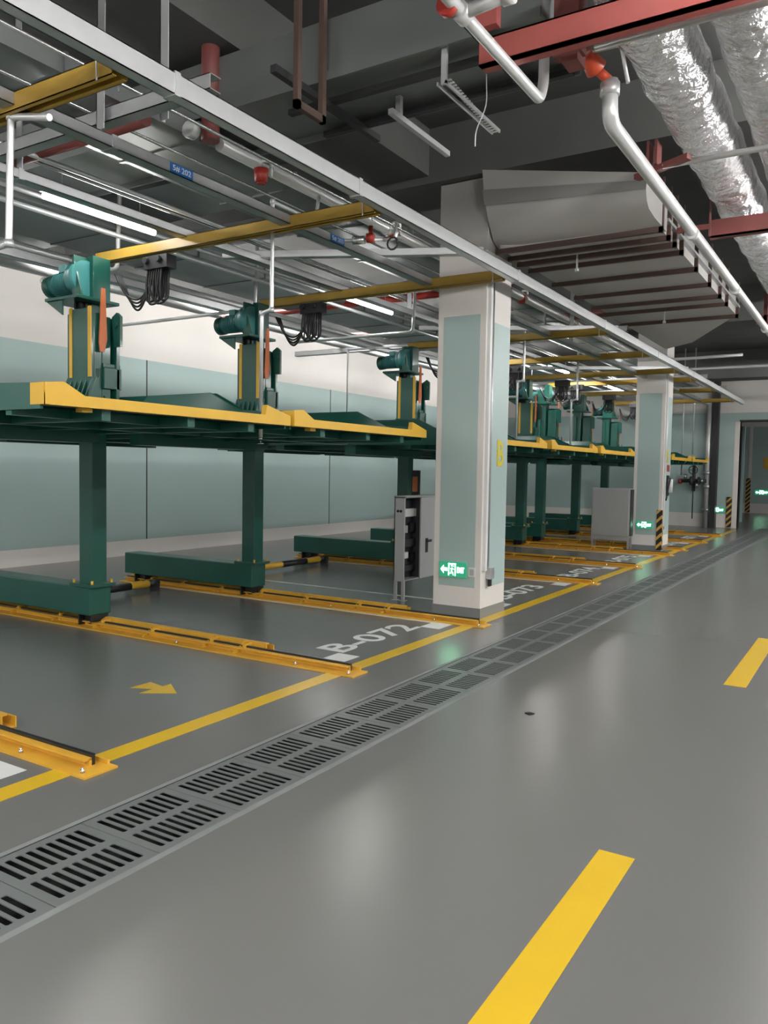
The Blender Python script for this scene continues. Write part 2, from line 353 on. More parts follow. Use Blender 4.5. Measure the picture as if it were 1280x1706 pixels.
# ------------------------------------------------------------------ drain grates
PITCH = .49
def grate():
    b = MB(); x0, x1 = T0+.004, T1-.004; L = PITCH-.004; zt, zb = -.001, -.0055
    xm0, xm1 = (x0+x1)/2-.024, (x0+x1)/2+.024
    b.box(x0, x0+.04, 0, L, zb, zt).box(x1-.04, x1, 0, L, zb, zt).box(xm0, xm1, 0, L, zb, zt)
    n = 9; e = .035; pitch = (L-2*e)/n; hw = .0145; c = .006
    for a0, a1 in ((x0+.04, xm0), (xm1, x1-.04)):
        edges = [0]
        for k in range(n): yc = e+(k+.5)*pitch; edges += [yc-hw, yc+hw]
        edges.append(L)
        for k in range(0, len(edges), 2): b.box(a0, a1, edges[k], edges[k+1], zb, zt)
        for k in range(1, len(edges)-1, 2):
            ya, yb = edges[k], edges[k+1]
            for q in ([(a0, ya), (a0+c, ya), (a0, ya+c)], [(a0, yb), (a0, yb-c), (a0+c, yb)], [(a1, ya), (a1, ya+c), (a1-c, ya)], [(a1, yb), (a1-c, yb), (a1, yb-c)]): b.prism(q, 'z', zb, zt)
    o = b.build('drain_grate', grate_m, loc=((T0+T1)/2, 0, zb))
    return tag(o, 'grey slotted drain grate panel in the long floor trench', 'drain grate', 'slotted drain grates in the floor trench')
g0 = grate(); y = .79; first = True
while y < 26.2:
    o = g0 if first else g0.copy()
    if not first: COL.objects.link(o)
    first = False; o.location.y = y; y += PITCH
# leaf speck on the lane
sp = MB(); sp.prism([(-1.93, 4.93), (-1.89, 4.91), (-1.87, 4.95), (-1.9, 4.97)], 'z', .0005, .008); tag(sp.build('debris_scrap', black), 'tiny black scrap lying on the lane floor right of the drain', 'debris')

# ------------------------------------------------------------------ floor rails
def floor_rail(Y, label, front=-3.36, chan=-4.4, far=-8.85):
    t = thing('floor_rail', ((front+far)/2, Y-.14, 0), label, 'floor rail', 'yellow floor rails between the bays')
    b = MB(); b.box(far, front, Y-.24, Y-.03, .001, .012).box(far, front-.11, Y-.125, Y-.11, .012, .052).box(far, front-.06, Y-.05, Y-.035, .012, .036).box(far, front-.11, Y-.16, Y-.11, .046, .056)
    b.build('rail', rail_yellow, t)
    b = MB(); b.box(far, chan, Y-.03, Y-.02, .001, .095).box(far, chan, Y-.02, Y+.06, .001, .012).box(far, chan, Y-.02, Y+.01, .085, .095).box(far, chan+.01, Y+.055, Y+.065, .001, .07)
    b.build('guide_channel', rail_yellow, t)
    b = MB(); b.box(far, front-.115, Y-.108, Y-.085, .012, .07); b.build('rubber_strip', black, t)
    xs = [-4.62, -5.0, -5.75, -6.45, -7.1, -7.8, -8.4]
    for x in xs:
        b = MB(); b.prism([(Y-.2, .012), (Y-.03, .012), (Y-.03, .09), (Y-.06, .09)], 'x', x-.012, x+.012).box(x+.04, x+.064, Y-.13, Y-.03, .012, .085); b.build('clamp', rail_yellow, t)
    for x in (front-.07, -3.95, -5.3):
        b = MB(); b.tube([(x, Y-.2, .012), (x, Y-.2, .028)], .013, 6).tube([(x, Y-.2, .012), (x, Y-.2, .04)], .006, 6); b.build('bolt', chrome, t)
    return t
rails = [(2.82, 'yellow floor rail at the left edge, nearest to the camera'), (5.25, 'yellow floor rail at the near side of bay B-072'), (7.62, 'yellow floor rail ending in front of the nearer column'),
         (11.48, 'yellow floor rail between bays B-073 and B-074'), (13.92, 'yellow floor rail between bays B-074 and B-075'), (16.4, 'yellow floor rail ending before the farther column'),
         (17.75, 'yellow floor rail just past the farther column'), (20.05, 'yellow floor rail in the middle of the bays past the farther column'), (22.5, 'last yellow floor rail near the back wall')]
for Y, lab in rails: floor_rail(Y, lab, chan=-4.4)

# wheel stops between machine bases
for (x, ya, yb, lab) in ((-7.85, 5.55, 7.15, 'black and yellow tube wheel stop between the two nearest machine bases'), (-7.85, 8.8, 10.85, 'black and yellow tube wheel stop behind bay B-073'), ):
    t = thing('wheel_stop', (x, (ya+yb)/2, 0), lab, 'wheel stop')
    L = yb-ya
    b = MB(); b.tube([(x, ya, .1), (x, yb, .1)], .045, 14); b.build('tube', steel_yellow, t)
    for a, c in ((0, .06), (.42, .72), (.9, 1)):
        b = MB(); b.tube([(x, ya+a*L, .1), (x, ya+c*L, .1)], .048, 14); b.build('black_band', black, t)
    for a in (.03, .97):
        b = MB(); b.box(x-.06, x+.06, ya+a*L-.03, ya+a*L+.03, 0, .1); b.build('foot', dark, t)

# ------------------------------------------------------------------ parking machines
def machine(label):
    Y = 0.0
    t = thing('parking_lift', (-6.44, Y, 0), label, 'parking lift', 'green two level parking lifts')
    b = MB(); b.box(-8.75, -6.46, Y-.3, Y-.04, .13, .41); base = b.build('base', green, t, bevel=.012)
    for x in (-6.58, -8.5):
        b = MB(); b.tube([(x, Y-.2, .1), (x, Y-.12, .1)], .075, 16); b.box(x-.1, x-.08, Y-.26, Y-.06, .02, .13); b.box(x+.08, x+.1, Y-.26, Y-.06, .06, .13); b.build('wheel', black, base)
    b = MB(); b.box(-6.66, -6.46, Y-.26, Y-.09, .43, 3.45); b.build('post', green, t, bevel=.008)
    b = MB(); b.box(-6.73, -6.4, Y-.32, Y-.03, .41, .44)
    b.build('foot_plate', green, t, bevel=.003)
    for x, yy in ((-6.7, -.29), (-6.43, -.29), (-6.43, -.06), (-6.7, -.06)):
        b = MB(); b.tube([(x, Y+yy, .43), (x, Y+yy, .475)], .013, 6); b.build('bolt', steel_yellow, t)
    # rotating sleeve
    b = MB(); b.box(-6.557, -6.266, Y-.43, Y-.39, 2.2, 3.06).box(-6.598, -6.557, Y-.43, Y-.0, 2.1, 3.02).box(-6.382, -6.266, Y-.39, Y-.3, 2.12, 3.02)
    b.box(-6.414, -6.265, Y-.3, Y-.2, 2.12, 3.0).box(-6.414, -6.231, Y-.16, Y-.12, 2.05, 3.0).box(-6.414, -6.231, Y-.3, Y-.1, 2.32, 2.52).box(-6.314, -6.248, Y-.3, Y-.1, 2.52, 2.56)
    b.build('sleeve', green, t, bevel=.006)
    for x0 in (-6.563, -6.295):
        b = MB(); b.box(x0, x0+.04, Y-.437, Y-.425, 2.42, 3.07); b.build('edge_strip', steel_yellow, t)
    b = MB(); b.box(-6.631, -6.183, Y-.5, Y-.02, 2.18, 2.22)
    for k in range(7):
        x = -6.615+k*.07; b.prism([(Y-.5, 2.22), (Y-.42, 2.22), (Y-.42, 2.42)], 'x', x, x+.014)
    for k in range(3):
        yy = Y-.4+k*.12; b.prism([(-6.183, 2.1), (-6.266, 2.1), (-6.266, 2.26)], 'y', yy, yy+.014)
    b.build('collar', green, t)
    b = MB(); b.box(-6.278, -6.266, Y-.37, Y-.33, 2.42, 2.5); b.build('limit_switch', plastic_w, t)
    # top platform, gearmotor
    b = MB(); b.box(-6.812, -6.33, Y-.52, Y-.04, 3.14, 3.17).box(-6.497, -6.472, Y-.45, Y-.1, 3.17, 3.56).prism([(-6.472, 3.17), (-6.36, 3.17), (-6.472, 3.5)], 'y', Y-.45, Y-.43).prism([(-6.812, 3.14), (-6.580, 3.14), (-6.580, 3.0)], 'y', Y-.5, Y-.48)
    b.box(-6.472, -6.39, Y-.3, Y-.1, 3.17, 3.575)
    b.build('top_bracket', green, t, bevel=.004)
    mo = MB(); mo.tube([(-6.903, Y-.33, 3.33), (-6.638, Y-.33, 3.36)], .1, 20); mo.tube([(-6.638, Y-.33, 3.36), (-6.555, Y-.33, 3.36)], .115, 20, r2=.16).tube([(-6.555, Y-.33, 3.36), (-6.439, Y-.33, 3.36)], .165, 20)
    for k in range(9):
        x = -6.837+k*.025; mo.tube([(x, Y-.33, 3.34), (x+.008, Y-.33, 3.34)], .108, 20)
    motor = mo.build('gearmotor', teal_green, t)
    b = MB(); b.tube([(-6.986, Y-.33, 3.325), (-6.903, Y-.33, 3.33)], .105, 20); b.build('fan_cover', green, motor)
    b = MB(); b.box(-6.771, -6.671, Y-.4, Y-.28, 3.43, 3.5); b.build('terminal_box', teal_green, motor, bevel=.006)
    b = MB()
    for k in range(14):
        z = 3.02+k*.012
        b.box(-6.580, -6.555, Y-.37, Y-.33, z, z+.008).box(-6.514, -6.489, Y-.37, Y-.33, z, z+.008)
    b.box(-6.572, -6.563, Y-.36, Y-.34, 3.0, 3.2).box(-6.505, -6.497, Y-.36, Y-.34, 3.0, 3.2).box(-6.597, -6.472, Y-.32, Y-.28, 3.0, 3.14)
    b.build('chain', black, t)
    b = MB(); b.prism([(Y-.33, 3.25), (Y-.29, 3.25), (Y-.27, 2.78), (Y-.3, 2.66), (Y-.35, 2.66), (Y-.36, 2.74)], 'x', -6.240, -6.227); b.build('pull_strap', orange, t)
    b = MB(); b.prism([(-6.215, 2.72), (-6.132, 2.72), (-6.132, 3.0), (-6.182, 3.04), (-6.248, 3.0)], 'y', Y-.2, Y-.17).tube([(-6.182, Y-.2, 2.92), (-6.182, Y-.215, 2.92)], .022, 10); b.build('lug_plate', green, t)
    # cable bundle hung from the overhead rail to the post top
    b = MB()
    for k in range(4):
        o_ = k*.025
        b.tube(bend([(-6.2, Y-.2+o_, 3.4), (-6.12, Y-.15+o_, 3.2-o_), (-5.98, Y-.1, 3.14-o_*1.4), (-5.84, Y-.08, 3.3), (-5.78, Y-.04, 3.52)], .12, 5), .010, 6)
    for k in range(7):
        x = -5.86+k*.03; d = .05*math.sin(k*2.1)
        b.tube(bend([(x, Y-.08, 3.54), (x-.03, Y-.1, 3.3), (x-.02+d, Y-.1, 3.12+d*.6), (x+.04, Y-.06, 3.14+d*.5), (x+.03, Y-.04, 3.54)], .07, 5), .011, 6)
    b.build('cable_bundle', black, t)
    b = MB(); b.box(-5.9, -5.6, Y-.12, Y+.0, 3.42, 3.54).tube([(-5.86, Y-.15, 3.5), (-5.86, Y+.03, 3.5)], .03, 10).tube([(-5.7, Y-.15, 3.5), (-5.7, Y+.03, 3.5)], .03, 10); b.build('cable_trolley', dark, t)
    # pallet
    PY0, PY1, XF, XB = Y-2.36, Y-.05, -4.2, -8.6
    zt = 2.0
    dk = MB(); n = 26
    for k in range(n):
        a = XB+(XF-.06-XB)*k/n; c = XB+(XF-.06-XB)*(k+1)/n; mid = (a+c)/2
        lo, hi = (zt-.035, zt-.03) if k % 2 else (zt-.005, zt)
        if a < -6.08 and c > -6.68: y1 = Y-.52
        else: y1 = PY1-.02
        dk.box(a, c, PY0+.05, y1, lo-.004, hi)
        dk.box(a-.004, a+.004, PY0+.05, y1, zt-.039, zt)
    pal = dk.build('pallet', green, t)
    fe = MB(); fe.box(XF-.05, XF, PY0, PY1, 1.955, 2.025)
    fe.prism([(PY0, 1.955), (PY0+.02, 1.955), (PY0+.28, 2.025), (PY0+.13, 2.1), (PY0, 2.085)], 'x', XF-.05, XF-.001)
    fe.prism([(PY1-.32, 2.02), (PY1, 2.02), (PY1, 2.035), (PY1-.30, 2.105)], 'x', XF-.05, XF-.001)
    fe.box(XF-.14, XF-.01, PY0-.004, PY0, 1.955, 2.085)
    fe.box(XF-.12, XF-.06, PY0+.3, PY0+.38, 1.93, 1.955)
    fe.build('front_edge', steel_yellow, pal)
    for side in (0, 1):
        b = MB(); prof = [(XF-.05, 1.93), (XF-.05, 2.085 if side == 0 else 2.06), (-4.75, 2.10), (-5.1, 2.26), (-8.3, 2.26), (-8.55, 2.12), (XB, 2.1), (XB, 1.93)]
        ya, yb = (PY0, PY0+.02) if side == 0 else (PY1-.02, PY1)
        b.prism(prof, 'y', ya, yb)
        yi = PY0+.26 if side == 0 else PY1-.26
        top = [(XF-.06, yb if side == 0 else ya, 2.08), (-4.75, yb if side == 0 else ya, 2.10), (-5.1, yb if side == 0 else ya, 2.26), (-8.3, yb if side == 0 else ya, 2.26), (XB, yb if side == 0 else ya, 2.1)]
        bot = [(x, yi, 2.0) for x, _, _ in top]
        b.loft(top, bot)
        if side == 1: 
            b = MB(); b.prism(prof, 'y', ya, yb)
            b.loft([(-4.6, ya, 2.06), (-4.75, ya, 2.10), (-5.1, ya, 2.26), (-5.9, ya, 2.26)], [(-4.6, yi, 2.0), (-4.75, yi, 2.0), (-5.1, yi, 2.0), (-5.9, yi, 2.0)])
        b.build('side_flange', green, pal)
    fr = MB()
    fr.box(-6.28, -6.1, PY0+.04, Y-.5, 1.80, 1.96).box(-7.5, -7.35, PY0+.04, PY1-.1, 1.86, 1.96).box(-8.45, -8.3, PY0+.04, PY1-.1, 1.84, 1.96)
    for yy in (PY0+.45, PY0+1.2, PY0+1.85): fr.box(XB, XF-.06, yy, yy+.07, 1.885, 1.955)
    fr.box(XB-.02, XB, PY0, PY1, 1.86, 2.16); fr.box(-4.62, -4.56, PY0+.02, PY1-.02, 1.90, 1.96); fr.box(-5.3, -5.22, PY0+.02, PY1-.02, 1.88, 1.96)
    fr.box(-6.62, -6.1, Y-.52, Y-.44, 1.82, 2.06).box(-6.62, -6.58, Y-.5, Y-.0, 1.9, 2.06)
    fr.build('underframe', green, pal)
    return t
lifts = [(5.32, 1, 'green parking lift with post and raised pallet, nearest, at the left edge'), (7.68, 1, 'green parking lift second from the left, behind the silver sprinkler drop pipe'),
         (11.4, 1, 'green parking lift with bright teal motor left of the nearer column'), (13.9, 1, 'green parking lift hidden mostly behind the nearer column'),
         (16.4, 1, 'green parking lift first seen right of the nearer column'), (17.2, -1, 'green parking lift second post right of the nearer column'),
         (19.7, -1, 'green parking lift third post right of the nearer column, behind a thin pipe'), (22.2, -1, 'farthest green parking lift, just left of the farther column')]
proto = machine(lifts[0][2])
for i, (Y, sg, lab) in enumerate(lifts):
    o = proto if i == 0 else copy_tree(proto)
    o.location.y = Y; o['label'] = lab
    if sg < 0: o.scale.y = -1

# ------------------------------------------------------------------ overhead yellow rails
def overhead(Y, label, x0=-6.62, x1=-3.38):
    t = thing('overhead_rail', ((x0+x1)/2, Y, 3.58), label, 'overhead rail', 'yellow overhead rails above the machines')
    b = MB(); z0, z1 = 3.575, 3.675
    b.box(x0, x1, Y-.05, Y-.045, z0, z1).box(x0, x1, Y+.045, Y+.05, z0, z1).box(x0, x1, Y-.05, Y+.05, z1-.005, z1).box(x0, x1, Y-.05, Y-.02, z0, z0+.005).box(x0, x1, Y+.02, Y+.05, z0, z0+.005)
    b.build('channel', beam_yellow, t)
    b = MB(); b.box(x1-.12, x1-.06, Y-.04, Y+.04, z1, z1+.012).tube([(x1-.09, Y-.07, z0-.02), (x1-.09, Y-.07, z1+.13)], .005, 6).tube([(x1-.09, Y+.07, z0-.02), (x1-.09, Y+.07, z1+.13)], .005, 6).box(x1-.11, x1-.07, Y-.08, Y+.08, z1+.12, z1+.128)
    b.build('hanger_clamp', galv_l, t)
    b = MB(); b.tube([(x1-.05, Y-.03, z1-.03), (x1-.05, Y+.03, z1-.03)], .012, 8); b.build('end_bolt', chrome, t)
    return t
for Y, lab in ((2.82, 'yellow overhead rail ending at the top left, nearest to the camera'), (5.28, 'yellow overhead rail above the nearest parking lift'), (7.72, 'yellow overhead rail ending at the nearer column'),
               (11.4, 'first yellow overhead rail right of the nearer column'), (13.85, 'second yellow overhead rail right of the nearer column'), (16.3, 'yellow overhead rail passing in front of the farther column'),
               (17.9, 'yellow overhead rail just right of the farther column'), (20.3, 'second to last yellow overhead rail, right of the farther column'), (23.2, 'last yellow overhead rail near the back wall')):
    overhead(Y, lab)

# ------------------------------------------------------------------ steel ceiling frame
def channel_y(x, z, y0, y1, w_, h_, label, name='steel_channel', mt=galv, joints=()):
    b = MB(); b.box(x-w_/2, x-w_/2+.005, y0, y1, z, z+h_).box(x-w_/2, x+w_/2, y0, y1, z+h_-.005, z+h_).box(x-w_/2, x+w_/2, y0, y1, z, z+.005).box(x+w_/2-.005, x+w_/2, y0, y1, z, z+h_)
    for j in joints: b.box(x-w_/2-.006, x+w_/2+.006, j-.02, j+.02, z-.006, z+h_+.006)
    return tag(b.build(name, mt), label, 'steel channel')
channel_y(-3.32, 3.585, -.5, 24.3, .08, .115, 'long galvanised steel channel running above the bay fronts, on which the yellow rails end', joints=(3.12, 4.9, 7.9, 11.0, 14.1, 17.2, 20.3), mt=galv_l)
TY = -4.24
channel_y(TY, 3.6, .5, 24.3, .1, .075, 'galvanised steel channel carrying the blue number plates', joints=(3.46, 9.2, 15.0))
channel_y(-5.42, 3.66, .5, 24.3, .1, .07, 'galvanised steel channel left of the one with blue plates', joints=(3.6, 9.3))
channel_y(-7.7, 3.72, 1.5, 24.3, .12, .09, 'galvanised steel channel above the far ends of the lifts')
for yy, label in ((3.5, 'galvanised cross channel nearest the camera, crossing the plate channel'),                   (12.45, 'galvanised cross channel second right of the nearer column'), (19.2, 'galvanised cross channel past the farther column'), (21.8, 'last galvanised cross channel near the back wall')):
    b = MB(); b.box(-9.8, -3.37, yy-.045, yy-.04, 3.78, 3.87).box(-9.8, -3.37, yy-.045, yy+.045, 3.865, 3.87).box(-9.8, -3.37, yy-.045, yy+.045, 3.78, 3.785)
    tag(b.build('cross_channel', galv_l if yy in (6.85, 16.75) else galv), label, 'steel channel')
# diagonal braces
for (xa, ya, xb, yb, lab) in ((-3.37, 7.2, -5.75, 6.1, 'pale diagonal brace in front of the nearer column'), (-3.37, 11.9, -6.0, 10.6, 'pale diagonal brace just right of the nearer column'), (-3.37, 17.0, -6.2, 15.6, 'pale diagonal brace reaching the farther column')):
    d = Vector((xb-xa, yb-ya, 0)).normalized(); nn = Vector((-d.y, d.x, 0))*.04
    q = [(xa+nn.x, ya+nn.y), (xb+nn.x, yb+nn.y), (xb-nn.x, yb-nn.y), (xa-nn.x, ya-nn.y)]
    b = MB(); b.prism(q, 'z', 3.71, 3.716).prism([q[0], q[1], (q[1][0]-nn.x*.15, q[1][1]-nn.y*.15), (q[0][0]-nn.x*.15, q[0][1]-nn.y*.15)], 'z', 3.71, 3.775).prism([q[3], q[2], (q[2][0]+nn.x*.15, q[2][1]+nn.y*.15), (q[3][0]+nn.x*.15, q[3][1]+nn.y*.15)], 'z', 3.71, 3.775)
    tag(b.build('diagonal_brace', galv_l), lab, 'steel channel')
# test valve below the second rail end
t = thing('test_valve', (-3.75, 5.68, 3.5), 'small silver test valve with a red coupling under the end of the second yellow rail', 'valve')
b = MB(); b.tube([(-3.9, 5.6, 3.52), (-3.6, 5.73, 3.52)], .014, 8).tube(bend([(-3.6, 5.73, 3.52), (-3.5, 5.76, 3.52), (-3.5, 5.76, 3.66), (-3.36, 5.76, 3.66)], .04), .016, 8); b.build('pipe', galv_l, t)
b = MB(); b.tube([(-3.84, 5.63, 3.52), (-3.74, 5.66, 3.52)], .035, 12); b.build('body', chrome, t)
b = MB(); b.tube([(-3.72, 5.66, 3.53), (-3.66, 5.68, 3.53)], .04, 12).tube([(-3.69, 5.67, 3.53), (-3.69, 5.67, 3.63)], .018, 8); b.build('coupling', red, t)
b = MB()
for k in range(10):
    a, c = 2*math.pi*k/10, 2*math.pi*(k+1)/10
    b.tube([(-3.48+.05*math.cos(a), 5.68, 3.46+.05*math.sin(a)), (-3.48+.05*math.cos(c), 5.68, 3.46+.05*math.sin(c))], .008, 6)
b.build('hand_wheel', dark, t)
# hangers
hang = [(-4.28, 3.42, 3.72, 0.03, 'galvanised strip hanger above the nearest cross channel crossing'), (-3.92, 3.62, 3.78, .0, 'vertical pale hanger strap at the top left behind the long channel'), (-5.42, 3.62, 3.72, .0, 'galvanised hanger above the nearest left channel'),
        (-7.7, 6.9, 3.8, .0, 'galvanised hanger over the motor of the second lift'), (-5.42, 9.3, 3.72, 0, 'galvanised hanger in front of the bright bay lamp'), (-4.24, 12.4, 3.67, 0, 'galvanised hanger right of the nearer column'), (-7.7, 3.6, 3.8, 0, 'galvanised hanger above the nearest gearmotor')]
for x, yy, z0, dx, lab in hang:
    b = MB(); b.prism([(x-.035, z0), (x+.035, z0), (x+.035+dx, ZC), (x-.035+dx, ZC)], 'y', yy-.004, yy+.004).prism([(x-.035, z0), (x-.029, z0), (x-.029+dx, ZC), (x-.035+dx, ZC)], 'y', yy-.004, yy+.035)
    tag(b.build('hanger_strap', galv_l if x == -3.92 else galv), lab, 'hanger')
b = MB(); b.tube([(-4.48, 4.6, 4.1), (-4.48, 4.6, ZC)], .07, 14); tag(b.build('pipe', redbrown), 'dark red vertical pipe above the upper left of the long channel', 'pipe')
# number plates
for yy, body, lab in ((3.93, '5# 202', 'blue number plate 5# 202 on the overhead channel'), (5.8, '5# 203', 'blue number plate 5# 203 farther along the overhead channel')):
    t = thing('number_plate', (TY+.055, yy+.12, 3.595), lab, 'number plate')
    b = MB(); b.box(TY+.051, TY+.055, yy-.01, yy+.2, 3.605, 3.67); b.build('plate', plate_b, t)
    text_mesh('lettering', body, .06, plate_w, (TY+.0555, yy+.01, 3.617), (0, 1, 0), (0, 0, 1), t, .0006, .01, fit=(.17, .042))

# ------------------------------------------------------------------ pipes and conduits
def pipe(pts, r, mt, label, name='pipe', cat='pipe', group=None, n=10, rr=.06, extra=None):
    b = MB(); b.tube(bend(pts, rr) if len(pts) > 2 else pts, r, n)
    if extra: extra(b)
    return tag(b.build(name, mt), label, cat, group)
def joints_y(x, z, r, ys):
    def f(b):
        for yy in ys: b.tube([(x, yy-.035, z), (x, yy+.035, z)], r*1.22, 12)
    return f
pipe([(-4.48, 4.7, 4.11), (-4.48, 24, 4.11)], .05, pipe_w, 'silver pipe running beside the long channel above the bay fronts', extra=joints_y(-4.48, 4.11, .05, (4.4, 7.2, 10.4, 13.3)))
for i, (x, z, r, y0, mt, lab) in enumerate(((-4.3, 4.08, .012, 1.6, chrome, 'thin bright conduit nearest the long channel, upper left'), (-5.05, 4.06, .014, 1.6, galv_l, 'thin conduit second from the long channel'), (-4.83, 4.08, .012, 1.6, chrome, 'thin bright conduit third from the long channel'),
                                   (-5.7, 4.0, .02, 2.0, galv_l, 'thin galvanised conduit right beside the bay lamps'), (-5.85, 4.02, .014, 2.0, chrome, 'thin shiny conduit closest to the bay lamps'), (-6.45, 3.98, .02, 2.0, galv_l, 'galvanised conduit just left of the bay lamps'),
                                   (-6.7, 3.94, .025, 2.0, galv_l, 'thicker galvanised conduit left of the bay lamps'), (-8.2, 4.0, .05, 2.0, pipe_w, 'silver pipe above the gearmotors'), (-8.9, 4.1, .035, 2.0, galv, 'grey pipe above the far ends of the pallets'), (-9.7, 4.2, .07, 2.0, pipe_w, 'thick silver pipe nearest the left wall'))):
    pipe([(x, y0, z), (x, 24.5, z)], r, mt, lab, name='conduit' if r < .03 else 'pipe')
# red and silver cross pipes, top left
pipe([(-9.5, 3.72, 3.95), (-3.9, 3.72, 3.95)], .03, pipe_w, 'silver cross pipe below the red one at the top left', extra=lambda b: [b.tube([(x, 3.72, 3.95), (x+.07, 3.72, 3.95)], .042, 12) for x in (-4.1, -3.95, -5.5)])
pipe([(-9.5, 3.98, 4.05), (-4.5, 3.98, 4.05)], .06, redbrown, 'red fire main crossing behind the hangers at the top left')
pipe([(-9.5, 10.1, 4.1), (-4.3, 10.1, 4.1)], .05, red, 'red fire pipe crossing beyond the bright bay lamp')
pipe([(-9.5, 13.0, 4.2), (-3.6, 13.0, 4.2)], .06, redbrown, 'dark red fire pipe crossing right of the nearer column')
# red caps
for (x, yy, z, lab) in ((-4.44, 5.15, 4.0, 'red round pipe cap hanging below the silver pipe at upper left'), (-4.48, 7.3, 4.08, 'small red pipe coupling left of the long channel'), (-4.48, 10.9, 4.08, 'red pipe coupling seen just right of the nearer column')):
    b = MB(); b.tube([(x, yy, z-.05), (x, yy, z+.06)], .05, 16, r2=.062).tube([(x, yy, z-.06), (x, yy, z-.05)], .035, 16)
    b.slot(1).tube(bend([(x, yy, z+.05), (x, yy, z+.13), (x+.06, yy+.06, z+.13), (x+.06, yy+.06, z-.0)], .03), .016, 8)
    tag(b.build('drain_trap', [red, pipe_w]), lab, 'pipe fitting')
# sprinkler drops
def drop(pts, label, r=.017, head=True, mt=galv_l):
    t = thing('sprinkler_drop', pts[-1], label, 'sprinkler pipe', 'silver sprinkler drop pipes between the lifts')
    b = MB(); b.tube(bend(pts, .035), r, 10)
    for i in range(1, len(pts)-1): 
        p = pts[i]; b.tube([(p[0], p[1], p[2]-.02), (p[0], p[1], p[2]+.02)], r*1.35, 10)
    b.build('pipe', mt, t)
    if head:
        x, yy, z = pts[-1]; b = MB(); b.tube([(x, yy, z-.02), (x, yy, z)], .012, 8, r2=.02).tube([(x, yy, z-.05), (x, yy, z-.02)], .004, 6).tube([(x, yy, z-.055), (x, yy, z-.05)], .03, 12)
        b.build('sprinkler_head', chrome, t)
    return t
drop([(-3.95, 2.82, 3.5), (-4.3, 2.82, 3.58), (-4.33, 2.82, 2.87), (-4.5, 2.82, 2.86)], 'silver drop pipe with a hooked lower end at the left edge', head=False, r=.02)
drop([(-4.44, 5.95, 4.08), (-4.44, 5.9, 3.84), (-4.44, 5.3, 3.84), (-4.44, 5.3, 2.94), (-4.55, 5.3, 2.92), (-4.55, 5.3, 1.86)], 'silver drop pipe with a side step in front of the second lift')
drop([(-6.2, 10.6, 3.5), (-7.3, 10.6, 3.5), (-7.3, 10.6, 1.88)], 'thin sprinkler drop between the second and third lifts', r=.013)
drop([(-4.5, 11.9, 4.08), (-4.5, 11.9, 3.8), (-4.62, 11.4, 3.8), (-4.62, 11.4, 2.98), (-4.72, 11.4, 2.97), (-4.72, 11.4, 1.92)], 'silver drop pipe with a side step just right of the nearer column')
drop([(-4.6, 13.85, 3.8), (-4.6, 13.85, 2.9), (-4.7, 13.85, 2.88), (-4.7, 13.85, 1.9)], 'silver drop pipe in front of the third post right of the nearer column')
drop([(-6.7, 17.0, 3.93), (-6.7, 17.0, 1.8)], 'thinnest sprinkler drop among the lifts right of the nearer column', r=.012)
for x, z, lab in ((-4.95, 1.0, 'slim silver pipe left of the riser at the back wall'), (-4.66, 1.6, 'slim silver pipe next to the riser at the back wall')):
    pipe([(x, 24.6, z+.6), (x, 24.6, 5.29)], .02, galv_l, lab)
# cross sprinkler branches near the left wall
for (x0, x1, yy, z, lab) in ((-7.95, -6.75, 5.6, 3.62, 'capped branch pipe behind the nearest gearmotor'), (-9.6, -6.9, 7.9, 3.63, 'capped branch pipe between the first and second lifts'), (-7.3, -5.3, 9.2, 3.42, 'capped branch pipe left of the third lift')):
    pipe([(x0, yy, z), (x1, yy, z), (x1+.05, yy, 4.6)], .022, pipe_w, lab, extra=lambda b, x0=x0, yy=yy, z=z: b.tube([(x0-.015, yy, z), (x0+.02, yy, z)], .045, 12))

# valve riser on back wall
t = thing('riser_pipe', (-4.47, 26.0, 0), 'tall silver riser pipe with a valve in front of the back wall', 'pipe')
b = MB(); b.tube([(-4.47, 26.0, 0), (-4.47, 26.0, 4.6)], .075, 16); b.build('pipe', pipe_w, t)
b = MB(); b.tube([(-4.47, 26.0, 1.2), (-4.47, 26.0, 1.3)], .12, 16).tube([(-4.47, 26.0, 1.62), (-4.47, 26.0, 1.72)], .12, 16).tube([(-4.47, 26.0, .5), (-4.47, 26.0, .58)], .12, 16); b.build('flange', galv, t)
b = MB(); b.box(-4.36, -4.2, 25.9, 26.18, 0, 4.6); tag(b.build('cable_duct', dark), 'tall dark duct standing beside the silver riser at the back wall', 'duct')
t = thing('alarm_valve', (-4.9, 25.9, 1.4), 'cluster of dark valves and a red cap left of the riser pipe', 'valve')
b = MB(); b.tube([(-5.25, 25.95, 1.42), (-4.47, 25.95, 1.42)], .06, 12).tube([(-4.85, 25.95, 1.1), (-4.85, 25.95, 1.9)], .05, 12).tube([(-4.95, 25.9, 1.42), (-4.85, 25.9, 1.42)], .14, 14).tube([(-4.72, 25.9, 1.42), (-4.66, 25.9, 1.42)], .12, 14)
b.tube([(-4.85, 25.9, .25), (-4.85, 25.9, 1.4)], .018, 8); b.build('valve_body', dark, t)
b = MB(); b.tube([(-5.3, 25.95, 1.4), (-5.2, 25.95, 1.4)], .075, 14); b.build('cap', red, t)
b = MB()
for k in range(10):
    a, c = 2*math.pi*k/10, 2*math.pi*(k+1)/10
    b.tube([(-4.85+.13*math.cos(a), 25.8, 1.75+.13*math.sin(a)), (-4.85+.13*math.cos(c), 25.8, 1.75+.13*math.sin(c))], .014, 6)
b.tube([(-4.98, 25.8, 1.75), (-4.72, 25.8, 1.75)], .01, 6).tube([(-4.85, 25.95, 1.75), (-4.85, 25.8, 1.75)], .015, 6); b.build('hand_wheel', dark, t)
